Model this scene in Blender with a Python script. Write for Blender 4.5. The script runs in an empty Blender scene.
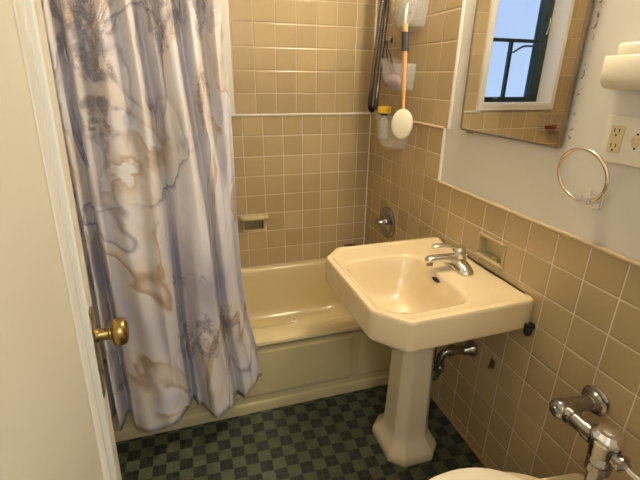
import bpy, bmesh, math, random
from mathutils import Vector, Matrix
random.seed(7)
C = bpy.context.scene.collection
PI = math.pi
T = 0.1095            # tile module
RIM = 0.375           # tub rim height
BULL = RIM + 8*T      # ledge between old and new tile, 1.251
WAIN = BULL - 2*T     # wainscot top outside the tub

# ------------------------------------------------------------------ materials
def new_mat(name):
    m = bpy.data.materials.new(name); m.use_nodes = True
    nt = m.node_tree; b = nt.nodes['Principled BSDF']
    return m, nt, b
def mat(name, col, rough=.5, metal=0, bump=0, bscale=200, var=0, vscale=8, coat=0, trans=0, spec=None, alpha=1, ior=None):
    m, nt, b = new_mat(name)
    b.inputs['Base Color'].default_value = (*col, 1); b.inputs['Roughness'].default_value = rough
    b.inputs['Metallic'].default_value = metal; b.inputs['Coat Weight'].default_value = coat
    b.inputs['Transmission Weight'].default_value = trans; b.inputs['Alpha'].default_value = alpha
    if ior: b.inputs['IOR'].default_value = ior
    if spec is not None: b.inputs['Specular IOR Level'].default_value = spec
    tc = nt.nodes.new('ShaderNodeTexCoord')
    if var:
        n = nt.nodes.new('ShaderNodeTexNoise'); n.inputs['Scale'].default_value = vscale; n.inputs['Detail'].default_value = 5
        nt.links.new(tc.outputs['Object'], n.inputs['Vector'])
        mx = nt.nodes.new('ShaderNodeMix'); mx.data_type = 'RGBA'
        mx.inputs['A'].default_value = (*[c*(1-var) for c in col], 1); mx.inputs['B'].default_value = (*[min(1, c*(1+var)) for c in col], 1)
        nt.links.new(n.outputs['Fac'], mx.inputs['Factor']); nt.links.new(mx.outputs['Result'], b.inputs['Base Color'])
    if bump:
        n2 = nt.nodes.new('ShaderNodeTexNoise'); n2.inputs['Scale'].default_value = bscale; n2.inputs['Detail'].default_value = 3
        nt.links.new(tc.outputs['Object'], n2.inputs['Vector'])
        bp = nt.nodes.new('ShaderNodeBump'); bp.inputs['Strength'].default_value = bump; bp.inputs['Distance'].default_value = .002
        nt.links.new(n2.outputs['Fac'], bp.inputs['Height']); nt.links.new(bp.outputs['Normal'], b.inputs['Normal'])
    return m

class N:   # tiny node expression helper
    def __init__(s, nt): s.nt = nt
    def m(s, op, a, b=None, c=None):
        n = s.nt.nodes.new('ShaderNodeMath'); n.operation = op
        for i, v in enumerate((a, b, c)):
            if v is None: continue
            if isinstance(v, (int, float)): n.inputs[i].default_value = v
            else: s.nt.links.new(v, n.inputs[i])
        return n.outputs[0]
    def mix(s, f, a, b):
        n = s.nt.nodes.new('ShaderNodeMix'); n.data_type = 'RGBA'
        for k, v in (('Factor', f), ('A', a), ('B', b)):
            if isinstance(v, (int, float)): n.inputs[k].default_value = v
            elif isinstance(v, tuple): n.inputs[k].default_value = (*v, 1)
            else: s.nt.links.new(v, n.inputs[k])
        return n.outputs['Result']
    def ramp(s, f, lo, hi):     # smoothstep
        n = s.nt.nodes.new('ShaderNodeMapRange'); n.interpolation_type = 'SMOOTHSTEP'
        s.nt.links.new(f, n.inputs['Value']); n.inputs['From Min'].default_value = lo; n.inputs['From Max'].default_value = hi
        return n.outputs['Result']

def tile_mat(name, axis, ph_h, ph_z, tile, grout, rough=.22, wobble=.0006, gw=.016):
    """square glazed tiles; columns run along world axis (0 x or 1 y), phases in metres"""
    m, nt, b = new_mat(name); e = N(nt)
    g = nt.nodes.new('ShaderNodeNewGeometry')
    nz = nt.nodes.new('ShaderNodeTexNoise'); nz.inputs['Scale'].default_value = 7
    nt.links.new(g.outputs['Position'], nz.inputs['Vector'])
    sp = nt.nodes.new('ShaderNodeSeparateXYZ'); nt.links.new(g.outputs['Position'], sp.inputs[0])
    w = e.m('MULTIPLY', e.m('SUBTRACT', nz.outputs['Fac'], .5), wobble*4)
    h = e.m('DIVIDE', e.m('SUBTRACT', e.m('ADD', sp.outputs[axis], w), ph_h), T)
    z = e.m('DIVIDE', e.m('SUBTRACT', e.m('ADD', sp.outputs[2], w), ph_z), T)
    fh, fz = e.m('FLOOR', h), e.m('FLOOR', z)
    dh = e.m('ABSOLUTE', e.m('SUBTRACT', e.m('SUBTRACT', h, fh), .5))
    dz = e.m('ABSOLUTE', e.m('SUBTRACT', e.m('SUBTRACT', z, fz), .5))
    d = e.m('MAXIMUM', dh, dz)
    gm = e.ramp(d, .5-gw*1.3, .5-gw*.55)
    cb = nt.nodes.new('ShaderNodeCombineXYZ'); nt.links.new(fh, cb.inputs[0]); nt.links.new(fz, cb.inputs[1])
    wn = nt.nodes.new('ShaderNodeTexWhiteNoise'); nt.links.new(cb.outputs[0], wn.inputs['Vector'])
    c1 = tuple(c*.90 for c in tile); c2 = tuple(min(1, c*1.08) for c in tile)
    tc = e.mix(wn.outputs['Value'], c1, c2)
    # fine glaze mottling
    n3 = nt.nodes.new('ShaderNodeTexNoise'); n3.inputs['Scale'].default_value = 60; n3.inputs['Detail'].default_value = 4
    nt.links.new(g.outputs['Position'], n3.inputs['Vector'])
    tc = e.mix(e.m('MULTIPLY', n3.outputs['Fac'], .35), tc, tuple(c*.82 for c in tile))
    # grout varies between fresh and stained
    n4 = nt.nodes.new('ShaderNodeTexNoise'); n4.inputs['Scale'].default_value = 3.5
    nt.links.new(g.outputs['Position'], n4.inputs['Vector'])
    gc = e.mix(e.ramp(n4.outputs['Fac'], .42, .60), tuple(c*.7+t*.3 for c, t in zip(grout, tile)), grout)
    nt.links.new(e.mix(gm, tc, gc), b.inputs['Base Color'])
    nt.links.new(e.m('ADD', e.m('MULTIPLY', gm, .5), rough), b.inputs['Roughness'])
    bp = nt.nodes.new('ShaderNodeBump'); bp.inputs['Strength'].default_value = .55; bp.inputs['Distance'].default_value = .003
    hh = e.m('SUBTRACT', e.m('MULTIPLY', n3.outputs['Fac'], .08), e.ramp(d, .44, .5))
    tilt = e.m('MULTIPLY', e.m('SUBTRACT', wn.outputs['Value'], .5), e.m('MULTIPLY', e.m('SUBTRACT', h, fh), .25))
    nt.links.new(e.m('ADD', hh, tilt), bp.inputs['Height']); nt.links.new(bp.outputs['Normal'], b.inputs['Normal'])
    return m

TILE = (.53, .405, .222); GROUT = (.80, .72, .58)
M = {}
M['tile_back_low'] = tile_mat('tile_back_low', 0, -.0785, BULL, TILE, GROUT)
M['tile_back_up'] = tile_mat('tile_back_up', 0, 0, BULL, TILE, tuple(.65*g+.35*t for g, t in zip(GROUT, TILE)), gw=.012)
M['tile_right_low'] = tile_mat('tile_right_low', 1, -1.618, BULL, TILE, GROUT)
M['tile_right_up'] = tile_mat('tile_right_up', 1, 0, BULL, TILE, tuple(.7*g+.3*t for g, t in zip(GROUT, TILE)), gw=.013)
M['paint'] = mat('wall_paint', (.74, .72, .66), .45, bump=.15, bscale=60, var=.03, vscale=3)
M['ceil'] = mat('ceiling_paint', (.8, .78, .72), .7)
M['caulk'] = mat('white_caulk', (.84, .80, .72), .5, bump=.3, bscale=90)
M['bullnose'] = mat('bullnose_glaze', (.56, .43, .26), .25, var=.12, vscale=20)
M['cream'] = mat('cream_porcelain', (.80, .65, .405), .16, coat=.3, var=.02, vscale=4)
M['ped'] = mat('pedestal_porcelain', (.78, .66, .45), .18, coat=.3)
M['tub'] = mat('tub_enamel', (.76, .635, .35), .17, coat=.25, var=.03, vscale=3)
M['seat'] = mat('seat_plastic', (.86, .76, .58), .25)
M['toilet'] = mat('toilet_china', (.80, .66, .42), .14, coat=.3)
M['chrome'] = mat('chrome', (.78, .77, .75), .13, 1, var=.08, vscale=50)
M['old_chrome'] = mat('worn_chrome', (.40, .38, .35), .2, 1, bump=.2, bscale=120, var=.3, vscale=30)
M['brass'] = mat('brass', (.40, .27, .09), .24, 1, bump=.1, bscale=80, var=.25, vscale=60)
M['dull_brass'] = mat('aged_brass', (.40, .34, .20), .4, 1, bump=.4, bscale=150, var=.5, vscale=90)
M['gold_ring'] = mat('pale_brass', (.80, .71, .56), .16, 1)
M['bronze'] = mat('mirror_frame_metal', (.30, .23, .15), .3, .9, var=.3, vscale=40)
M['mirror'] = mat('mirror_glass', (.93, .92, .88), .0, 1)
M['door'] = mat('door_paint', (.72, .685, .585), .38, bump=.35, bscale=25, var=.03, vscale=5)
M['door_mould'] = mat('door_moulding_paint', (.84, .82, .74), .22, bump=.1, bscale=30)
M['window_green'] = mat('dark_green_metal', (.012, .035, .033), .35, bump=.1)
M['window_white'] = mat('window_trim_paint', (.84, .82, .76), .4)
M['plastic_clear'] = mat('frosted_plastic', (.88, .86, .82), .35, alpha=.24)
M['plate'] = mat('switch_plate', (.80, .78, .70), .35)
M['ivory'] = mat('ivory_plastic', (.72, .62, .38), .35)
M['black'] = mat('black_plastic', (.02, .02, .022), .4)
M['grip'] = mat('grey_rubber', (.055, .055, .06), .6, bump=.3)
M['wood'] = mat('light_wood', (.85, .45, .17), .45, var=.15, vscale=60)
M['pad'] = mat('brush_pad', (.90, .82, .64), .8, bump=.6, bscale=300)
M['yellow'] = mat('yellow_cap', (.75, .50, .02), .35)
M['purple'] = mat('purple_sponge', (.30, .19, .28), .9, bump=1, bscale=200)
M['purple_cord'] = mat('purple_cord', (.12, .06, .14), .7)
M['hose'] = mat('hose_metal', (.22, .20, .21), .25, .9)
M['holder'] = mat('holder_plastic', (.78, .72, .58), .3)
M['brown'] = mat('dark_brown', (.075, .022, .012), .45, var=.3, vscale=60)
M['red'] = mat('dark_red', (.20, .012, .012), .35)
M['wire'] = mat('wire_metal', (.45, .42, .38), .3, .9)
M['thresh'] = mat('floor_edge_strip', (.46, .30, .15), .5, var=.3, vscale=40)
M['dark_hole'] = mat('dark_drain', (.03, .028, .025), .5)
M['clear'] = mat('clear_bottle', (.75, .78, .78), .12, alpha=.45)
M['bag'] = mat('clear_packet', (.9, .88, .85), .15, alpha=.5, bump=1, bscale=60)
M['niche'] = mat('soap_dish_glaze', (.62, .52, .27), .2, var=.2, vscale=50)
M['hall'] = mat('hall_paint', (.75, .72, .64), .6)
M['label_grey'] = mat('valve_sticker', (.55, .55, .53), .5)

def chipped_paint():
    """wall paint, flaked off in specks down the edge beside the mirror"""
    m, nt, b = new_mat('chipped_wall_paint'); e = N(nt)
    g = nt.nodes.new('ShaderNodeNewGeometry'); sp = nt.nodes.new('ShaderNodeSeparateXYZ'); nt.links.new(g.outputs['Position'], sp.inputs[0])
    n = nt.nodes.new('ShaderNodeTexNoise'); n.inputs['Scale'].default_value = 75; n.inputs['Detail'].default_value = 5; nt.links.new(g.outputs['Position'], n.inputs['Vector'])
    d = e.m('ABSOLUTE', e.m('ADD', sp.outputs[1], 1.351))
    k = e.m('MULTIPLY', e.m('SUBTRACT', 1, e.ramp(d, .003, .011)), e.ramp(sp.outputs[2], 1.27, 1.30))
    k = e.m('MULTIPLY', k, e.ramp(n.outputs['Fac'], .56, .64))
    nt.links.new(e.mix(k, (.74, .72, .66), (.22, .20, .17)), b.inputs['Base Color']); b.inputs['Roughness'].default_value = .45
    n2 = nt.nodes.new('ShaderNodeTexNoise'); n2.inputs['Scale'].default_value = 40; nt.links.new(g.outputs['Position'], n2.inputs['Vector'])
    bp = nt.nodes.new('ShaderNodeBump'); bp.inputs['Strength'].default_value = .2; bp.inputs['Distance'].default_value = .002
    nt.links.new(e.m('SUBTRACT', n2.outputs['Fac'], k), bp.inputs['Height']); nt.links.new(bp.outputs['Normal'], b.inputs['Normal'])
    return m
M['paint_right'] = chipped_paint()

def glass_mat():
    m = bpy.data.materials.new('window_glass'); m.use_nodes = True; nt = m.node_tree
    nt.nodes.remove(nt.nodes['Principled BSDF']); out = nt.nodes['Material Output']
    t = nt.nodes.new('ShaderNodeBsdfTransparent'); g = nt.nodes.new('ShaderNodeBsdfGlossy'); g.inputs['Roughness'].default_value = .02
    x = nt.nodes.new('ShaderNodeMixShader'); x.inputs[0].default_value = .04
    nt.links.new(t.outputs[0], x.inputs[1]); nt.links.new(g.outputs[0], x.inputs[2]); nt.links.new(x.outputs[0], out.inputs[0])
    return m
M['glass'] = glass_mat()

def floor_mat():
    m, nt, b = new_mat('green_mosaic'); e = N(nt)
    g = nt.nodes.new('ShaderNodeNewGeometry'); sp = nt.nodes.new('ShaderNodeSeparateXYZ'); nt.links.new(g.outputs['Position'], sp.inputs[0])
    S = .0508
    hx = e.m('DIVIDE', e.m('ADD', sp.outputs[0], 1.277), S); hy = e.m('DIVIDE', e.m('ADD', sp.outputs[1], .842), S)
    fx, fy = e.m('FLOOR', hx), e.m('FLOOR', hy)
    par = e.m('FLOORED_MODULO', e.m('ADD', fx, fy), 2)
    # small tiles, half the check
    sx, sy = e.m('MULTIPLY', hx, 2), e.m('MULTIPLY', hy, 2)
    qx, qy = e.m('FLOOR', sx), e.m('FLOOR', sy)
    dx = e.m('ABSOLUTE', e.m('SUBTRACT', e.m('SUBTRACT', sx, qx), .5)); dy = e.m('ABSOLUTE', e.m('SUBTRACT', e.m('SUBTRACT', sy, qy), .5))
    gm = e.ramp(e.m('MAXIMUM', dx, dy), .44, .485)
    cb = nt.nodes.new('ShaderNodeCombineXYZ'); nt.links.new(qx, cb.inputs[0]); nt.links.new(qy, cb.inputs[1])
    wn = nt.nodes.new('ShaderNodeTexWhiteNoise'); nt.links.new(cb.outputs[0], wn.inputs['Vector'])
    light = e.mix(wn.outputs['Value'], (.076, .090, .046), (.108, .124, .068))
    dark = e.mix(wn.outputs['Value'], (.012, .017, .014), (.028, .034, .028))
    c = e.mix(par, light, dark)
    nt.links.new(e.mix(e.m('MULTIPLY', gm, .7), c, (.080, .088, .066)), b.inputs['Base Color'])
    b.inputs['Roughness'].default_value = .38
    bp = nt.nodes.new('ShaderNodeBump'); bp.inputs['Strength'].default_value = .35; bp.inputs['Distance'].default_value = .001
    nt.links.new(e.m('SUBTRACT', e.m('MULTIPLY', wn.outputs['Value'], .3), gm), bp.inputs['Height']); nt.links.new(bp.outputs['Normal'], b.inputs['Normal'])
    return m
M['floor'] = floor_mat()

SPOTS = [(.54, 1.50, .10, .16), (.53, 1.33, .09, .08), (.52, 1.18, .08, .05), (.86, 1.50, .10, .10), (1.08, 1.27, .05, .12), (1.10, 1.50, .05, .10), (.86, .30, .20, .09), (.78, .33, .03, .2), (.78, .56, .05, .05), (1.09, .34, .05, .10), (.24, .85, .05, .10), (.17, .57, .07, .08), (.36, .14, .10, .05), (.40, 1.42, .05, .12), (.93, .36, .04, .14)]
def curtain_mat():
    m, nt, b = new_mat('marble_print_fabric'); e = N(nt); out = nt.nodes['Material Output']
    uv = nt.nodes.new('ShaderNodeUVMap'); uv.uv_map = 'UVMap'
    sp = nt.nodes.new('ShaderNodeSeparateXYZ'); nt.links.new(uv.outputs[0], sp.inputs[0])
    U, V = sp.outputs[0], sp.outputs[1]
    def noise(scale, detail=4, dist=0, rough=.55, off=0, sy=1.0):
        mp = nt.nodes.new('ShaderNodeMapping'); mp.inputs['Location'].default_value = (off, off*.7, off*.3); mp.inputs['Scale'].default_value = (1, sy, 1)
        nt.links.new(uv.outputs[0], mp.inputs[0])
        n = nt.nodes.new('ShaderNodeTexNoise'); n.inputs['Scale'].default_value = scale; n.inputs['Detail'].default_value = detail
        n.inputs['Distortion'].default_value = dist; n.inputs['Roughness'].default_value = rough
        nt.links.new(mp.outputs[0], n.inputs['Vector']); return n.outputs['Fac']
    def vein(n, lvl, w):
        return e.m('SUBTRACT', 1, e.ramp(e.m('ABSOLUTE', e.m('SUBTRACT', n, lvl)), 0, w))
    UW = e.m('ADD', U, e.m('MULTIPLY', e.m('SUBTRACT', noise(9, 3, .5, off=61), .5), .22)); VW = e.m('ADD', V, e.m('MULTIPLY', e.m('SUBTRACT', noise(8, 3, .5, off=71), .5), .35))
    def blob(u, v, ru, rv):
        a = e.m('POWER', e.m('DIVIDE', e.m('SUBTRACT', UW, u), ru), 2); c = e.m('POWER', e.m('DIVIDE', e.m('SUBTRACT', VW, v), rv), 2)
        return e.m('SUBTRACT', 1, e.ramp(e.m('ADD', a, c), .05, 1.0))
    def strata(f, stops):
        n = nt.nodes.new('ShaderNodeValToRGB'); cr = n.color_ramp; cr.interpolation = 'LINEAR'
        while len(cr.elements) < len(stops): cr.elements.new(.5)
        for el, (p, col) in zip(cr.elements, stops): el.position = p; el.color = (*col, 1)
        nt.links.new(f, n.inputs[0]); return n.outputs[0]
    W = (.90, .87, .91)
    A = strata(noise(1.15, 5, 1.7, .47, off=7, sy=.55), [(.22, (.74, .71, .78)), (.34, W), (.400, (.80, .75, .78)), (.422, (.50, .45, .52)), (.432, (.20, .16, .21)), (.441, (.82, .76, .72)), (.47, (.86, .77, .68)), (.505, W),
        (.535, (.78, .75, .82)), (.545, (.40, .36, .43)), (.556, W), (.60, (.84, .76, .69)), (.617, (.50, .35, .23)), (.623, (.85, .80, .76)), (.68, (.70, .67, .76)), (.74, (.50, .46, .55))])
    Bc = strata(noise(2.1, 5, 1.5, .5, off=37, sy=.5), [(.25, (.70, .68, .76)), (.36, W), (.45, (.86, .82, .86)), (.470, (.60, .56, .66)), (.482, (.26, .22, .30)), (.490, W), (.56, (.84, .77, .70)), (.59, (.58, .45, .36)), (.596, W), (.66, (.76, .74, .82)), (.72, (.50, .47, .56))])
    c = e.mix(e.ramp(noise(1.7, 2, .6, off=17), .42, .60), A, Bc)
    # knots of dense gold and charcoal veining
    spots = None
    for s in SPOTS:
        k = blob(*s); spots = k if spots is None else e.m('MAXIMUM', spots, k)
    dense = noise(12, 6, 2.8, .6, off=41, sy=.42)
    c = e.mix(e.m('MULTIPLY', e.m('MULTIPLY', e.ramp(dense, .45, .53), e.ramp(spots, .1, .9)), .68), c, (.19, .165, .22))
    c = e.mix(e.m('MULTIPLY', e.m('MULTIPLY', vein(dense, .455, .022), e.ramp(spots, .1, .6)), .92), c, (.42, .22, .07))
    c = e.mix(e.m('MULTIPLY', e.m('MULTIPLY', vein(noise(20, 4, 2, .6, off=5), .5, .018), e.ramp(spots, .3, .8)), .8), c, (.88, .83, .76))
    nt.links.new(c, b.inputs['Base Color']); b.inputs['Roughness'].default_value = .34
    tr = nt.nodes.new('ShaderNodeBsdfTranslucent'); nt.links.new(c, tr.inputs[0])
    mx = nt.nodes.new('ShaderNodeMixShader'); mx.inputs[0].default_value = .18
    nt.links.new(b.outputs[0], mx.inputs[1]); nt.links.new(tr.outputs[0], mx.inputs[2]); nt.links.new(mx.outputs[0], out.inputs[0])
    return m
M['curtain'] = curtain_mat()

# ------------------------------------------------------------------ object helpers
def worldloc(o):
    v = Vector((0, 0, 0))
    while o: v += o.location; o = o.parent
    return v
def obj(name, bm, m, parent=None, local=False, smooth=True, kind=None, label=None, loc=None, bevel=0):
    me = bpy.data.meshes.new(name)
    bmesh.ops.recalc_face_normals(bm, faces=bm.faces)
    if parent is not None and not local: bmesh.ops.translate(bm, verts=bm.verts, vec=-worldloc(parent))
    if loc is not None: bmesh.ops.translate(bm, verts=bm.verts, vec=-Vector(loc))
    bm.to_mesh(me); bm.free()
    for mm in (m if isinstance(m, (list, tuple)) else [m]): me.materials.append(M[mm])
    o = bpy.data.objects.new(name, me); C.objects.link(o)
    if parent is not None: o.parent = parent
    if loc is not None: o.location = loc
    if kind: o['kind'] = kind
    if label: o['label'] = label
    if bevel:
        md = o.modifiers.new('bevel', 'BEVEL'); md.width = bevel; md.segments = 3; md.limit_method = 'ANGLE'; md.angle_limit = math.radians(35)
    if smooth:
        for p in me.polygons: p.use_smooth = True
        try: me.set_sharp_from_angle(angle=math.radians(38))
        except Exception: pass
    return o
def thing(name, label, cat, loc, group=None):
    o = bpy.data.objects.new(name, None); C.objects.link(o); o.location = loc; o.empty_display_size = .05
    o['label'] = label; o['category'] = cat
    if group: o['group'] = group
    return o
def struct_empty(name, loc):
    o = bpy.data.objects.new(name, None); C.objects.link(o); o.location = loc; o['kind'] = 'structure'; return o
def tag(o, label, cat, group=None):
    o['label'] = label; o['category'] = cat
    if group: o['group'] = group
    return o
def B(): return bmesh.new()
def box(bm, x0, x1, y0, y1, z0, z1, mi=0):
    vs = [bm.verts.new((x, y, z)) for x in (x0, x1) for y in (y0, y1) for z in (z0, z1)]
    for f in ((0,1,3,2),(4,6,7,5),(0,4,5,1),(2,3,7,6),(0,2,6,4),(1,5,7,3)):
        bm.faces.new([vs[i] for i in f]).material_index = mi
    return bm
def loft(bm, loops, cap0=True, cap1=True, closed=True):
    rows = [[bm.verts.new(p) for p in l] for l in loops]
    n = len(rows[0])
    for a, b in zip(rows, rows[1:]):
        for i in range(n if closed else n-1):
            j = (i+1) % n
            bm.faces.new((a[i], a[j], b[j], b[i]))
    if cap0: bm.faces.new(rows[0][::-1])
    if cap1: bm.faces.new(rows[-1])
    return rows
def frame_of(d):
    d = Vector(d).normalized(); a = Vector((0, 0, 1)) if abs(d.z) < .9 else Vector((1, 0, 0))
    u = d.cross(a).normalized(); return d, u, d.cross(u).normalized()
def lathe(bm, org, axis, prof, n=32, sx=1, sy=1):
    """prof: (distance along axis, radius) pairs"""
    d, u, v = frame_of(axis); org = Vector(org)
    loft(bm, [[org + d*h + (u*math.cos(2*PI*i/n)*sx + v*math.sin(2*PI*i/n)*sy)*max(r, 1e-5) for i in range(n)] for h, r in prof])
    return bm
def tube(bm, pts, r, n=12, closed=False):
    pts = [Vector(p) for p in pts]; rr = r if isinstance(r, (list, tuple)) else [r]*len(pts)
    loops = []; up = None
    for i, p in enumerate(pts):
        if closed: t = pts[(i+1) % len(pts)] - pts[i-1]
        else: t = pts[min(i+1, len(pts)-1)] - pts[max(i-1, 0)]
        t.normalize()
        if up is None: up = frame_of(t)[1]
        up = (up - t*up.dot(t)).normalized(); v = t.cross(up)
        loops.append([p + (up*math.cos(2*PI*k/n) + v*math.sin(2*PI*k/n))*rr[i] for k in range(n)])
    if closed: loops.append(loops[0]); loft(bm, loops, False, False); bmesh.ops.remove_doubles(bm, verts=bm.verts, dist=1e-6)
    else: loft(bm, loops)
    return bm
def bez(pts, n=10):
    """Catmull-Rom through points"""
    P = [Vector(p) for p in pts]; P = [P[0]*2-P[1]] + P + [P[-1]*2-P[-2]]; out = []
    for i in range(1, len(P)-2):
        a, b, c, d = P[i-1:i+3]
        for k in range(n):
            t = k/n; out.append(.5*((2*b)+(c-a)*t+(2*a-5*b+4*c-d)*t*t+(3*b-a-3*c+d)*t**3))
    out.append(P[-2]); return out
def ray_poly(poly, c, n, extra=()):
    """resample polygon seen from c at n equal angles, so loops of different shapes can be lofted"""
    out = []
    for i in range(n):
        a = 2*PI*i/n; d = (math.cos(a), math.sin(a)); best = None
        for (x0, y0), (x1, y1) in zip(poly, poly[1:]+poly[:1]):
            ex, ey = x1-x0, y1-y0; den = d[0]*ey-d[1]*ex
            if abs(den) < 1e-12: continue
            t = ((x0-c[0])*ey-(y0-c[1])*ex)/den; s = ((x0-c[0])*d[1]-(y0-c[1])*d[0])/den
            if t > 0 and -1e-6 <= s <= 1+1e-6 and (best is None or t > best): best = t
        out.append((c[0]+d[0]*best, c[1]+d[1]*best))
    return out
def round_poly(pts, r, seg=6):
    """round the corners of a polygon; r a number or one per corner"""
    n = len(pts); out = []
    for i in range(n):
        p = Vector(pts[i]); a = Vector(pts[i-1]); b = Vector(pts[(i+1) % n]); ri = r[i] if isinstance(r, (list, tuple)) else r
        if ri <= 0: out.append(tuple(p)); continue
        u = (a-p).normalized(); v = (b-p).normalized(); half = math.acos(max(-1, min(1, u.dot(v))))/2
        t = ri/math.tan(half); s = p+u*t; e = p+v*t
        for k in range(seg+1):
            q = k/seg; out.append(tuple((1-q)**2*s + 2*q*(1-q)*p + q*q*e))
    return out
def inset(pts, d):
    """offset convex polygon inward by d"""
    n = len(pts); cx = sum(p[0] for p in pts)/n; cy = sum(p[1] for p in pts)/n; lines = []
    for i in range(n):
        a = Vector(pts[i]); b = Vector(pts[(i+1) % n]); t = (b-a).normalized(); nn = Vector((-t.y, t.x))
        if nn.dot(Vector((cx, cy))-a) < 0: nn = -nn
        lines.append((a+nn*d, t))
    out = []
    for i in range(n):
        p, u = lines[i-1]; q, v = lines[i]; den = u.x*v.y-u.y*v.x
        s = ((q-p).x*v.y-(q-p).y*v.x)/den; out.append(tuple(p+u*s))
    return out
def slab_with_holes(bm, axis, lo, hi, h0, h1, z0, z1, holes, mi=0):
    """wall slab between lo..hi on axis (0: x thickness, runs in y; 1: y thickness, runs in x), with rectangular holes (h0,h1,z0,z1)"""
    hs = sorted({h0, h1, *[min(max(v, h0), h1) for q in holes for v in q[:2]]}); zs = sorted({z0, z1, *[min(max(v, z0), z1) for q in holes for v in q[2:]]})
    for a, b in zip(hs, hs[1:]):
        for c, d in zip(zs, zs[1:]):
            mh, mz = (a+b)/2, (c+d)/2
            if any(q[0] < mh < q[1] and q[2] < mz < q[3] for q in holes): continue
            if axis == 0: box(bm, lo, hi, a, b, c, d, mi)
            else: box(bm, a, b, lo, hi, c, d, mi)

# ------------------------------------------------------------------ room shell
XL, YN, H = -1.52, -2.23, 2.45
NICHE_R = (-1.200, -1.070, .824, .900)        # recessed dish in the right wall (y0 y1 z0 z1)
NICHE_B = (-.758, -.640, .606, .668)          # recessed dish in the back wall (x0 x1 z0 z1)
WIN = (-1.345, -.812, 1.300, 2.12)            # window opening
HZ = .012                                     # tile build-up already included: faces sit at x=0 / y=0
TUBY = -.748
bm = B()
slab_with_holes(bm, 0, .008, .12, YN-.12, .14, 0, H, [NICHE_R], 0)
slab_with_holes(bm, 0, 0, .008, YN, TUBY, 0, WAIN-.006, [NICHE_R], 1)
slab_with_holes(bm, 0, 0, .008, TUBY, 0, 0, BULL, [], 1)
slab_with_holes(bm, 0, 0, .008, -.772, 0, BULL, H-.25, [], 2)
obj('wall_right', bm, ['paint_right', 'tile_right_low', 'tile_right_up'], kind='structure', smooth=False)
bm = B()
slab_with_holes(bm, 1, .008, .145, XL-.12, .008, 0, H, [NICHE_B, WIN], 0)
slab_with_holes(bm, 1, 0, .008, XL, .0, 0, BULL, [NICHE_B], 1)
slab_with_holes(bm, 1, 0, .008, XL, -1.355, BULL, H-.25, [], 2)
slab_with_holes(bm, 1, 0, .008, -.775, 0, BULL, H-.25, [], 2)
obj('wall_back', bm, ['paint', 'tile_back_low', 'tile_back_up'], kind='structure', smooth=False)
bm = B(); box(bm, XL-.12, XL-.008, YN-.12, .008, 0, H, 0)
slab_with_holes(bm, 0, XL-.008, XL, YN, TUBY, 0, WAIN-.006, [], 1); slab_with_holes(bm, 0, XL-.008, XL, TUBY, 0, 0, BULL, [], 1); slab_with_holes(bm, 0, XL-.008, XL, -.772, 0, BULL, H-.25, [], 2)
obj('wall_left', bm, ['paint', 'tile_right_low', 'tile_right_up'], kind='structure', smooth=False)
bm = B(); slab_with_holes(bm, 1, YN-.12, YN, XL, .008, 0, H, [(-1.16, -.46, -.1, 2.03)]); obj('wall_near', bm, 'paint', kind='structure', smooth=False)
bm = B(); box(bm, XL-.12, .14, -3.6, .145, -.06, 0); obj('floor', bm, 'floor', kind='structure', smooth=False)
bm = B(); box(bm, XL-.12, .14, -3.6, .145, H, H+.06); obj('ceiling', bm, 'ceil', kind='structure', smooth=False)
# hallway behind the doorway
bm = B(); box(bm, XL-.12, .14, -3.6, -3.5, 0, H); obj('wall_hall_end', bm, 'hall', kind='structure', smooth=False)
bm = B(); box(bm, XL-.12, XL-.0, -3.5, YN-.12, 0, H); obj('wall_hall_left', bm, 'hall', kind='structure', smooth=False)
bm = B(); box(bm, .008, .12, -3.5, YN-.12, 0, H); obj('wall_hall_right', bm, 'hall', kind='structure', smooth=False)
# raised plaster edge of the painted field and caulk / bullnose lines
bm = B(); lathe(bm, (-.001, YN, WAIN-.004), (0, 1, 0), [(0, .007), (-YN+TUBY, .007)], 12); obj('trim_1', bm, 'bullnose', kind='structure')
bm = B(); lathe(bm, (.001, TUBY, BULL-.001), (0, 1, 0), [(0, .008), (-TUBY, .008)], 10); obj('trim_2', bm, 'bullnose', kind='structure')
bm = B(); lathe(bm, (-.81, .001, BULL-.001), (1, 0, 0), [(0, .007), (.81, .007)], 10); obj('trim_3', bm, 'caulk', kind='structure')
bm = B(); lathe(bm, (.0, .0, RIM), (0, 0, 1), [(0, .005), (H-RIM, .005)], 8); obj('trim_4', bm, 'caulk', kind='structure')
bm = B(); lathe(bm, (.003, TUBY-.001, WAIN-.01), (0, 0, 1), [(0, .006), (BULL-WAIN+.01, .006)], 8)
lathe(bm, (.003, -.774, BULL), (0, 0, 1), [(0, .006), (H-.25-BULL, .006)], 8); obj('trim_5', bm, 'caulk', kind='structure')
bm = B(); box(bm, -.012, 0, YN, -.776, 0, .006); obj('trim_6', bm, 'thresh', kind='structure', smooth=False)
# door casing
bm = B()
for y0, y1 in ((YN, YN+.016),):
    box(bm, -1.24, -1.16, y0, y1, 0, 2.11); box(bm, -.46, -.38, y0, y1, 0, 2.11); box(bm, -1.16, -.46, y0, y1, 2.03, 2.11)
obj('trim_7', bm, 'door_mould', kind='structure', smooth=False, bevel=.004)

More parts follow.
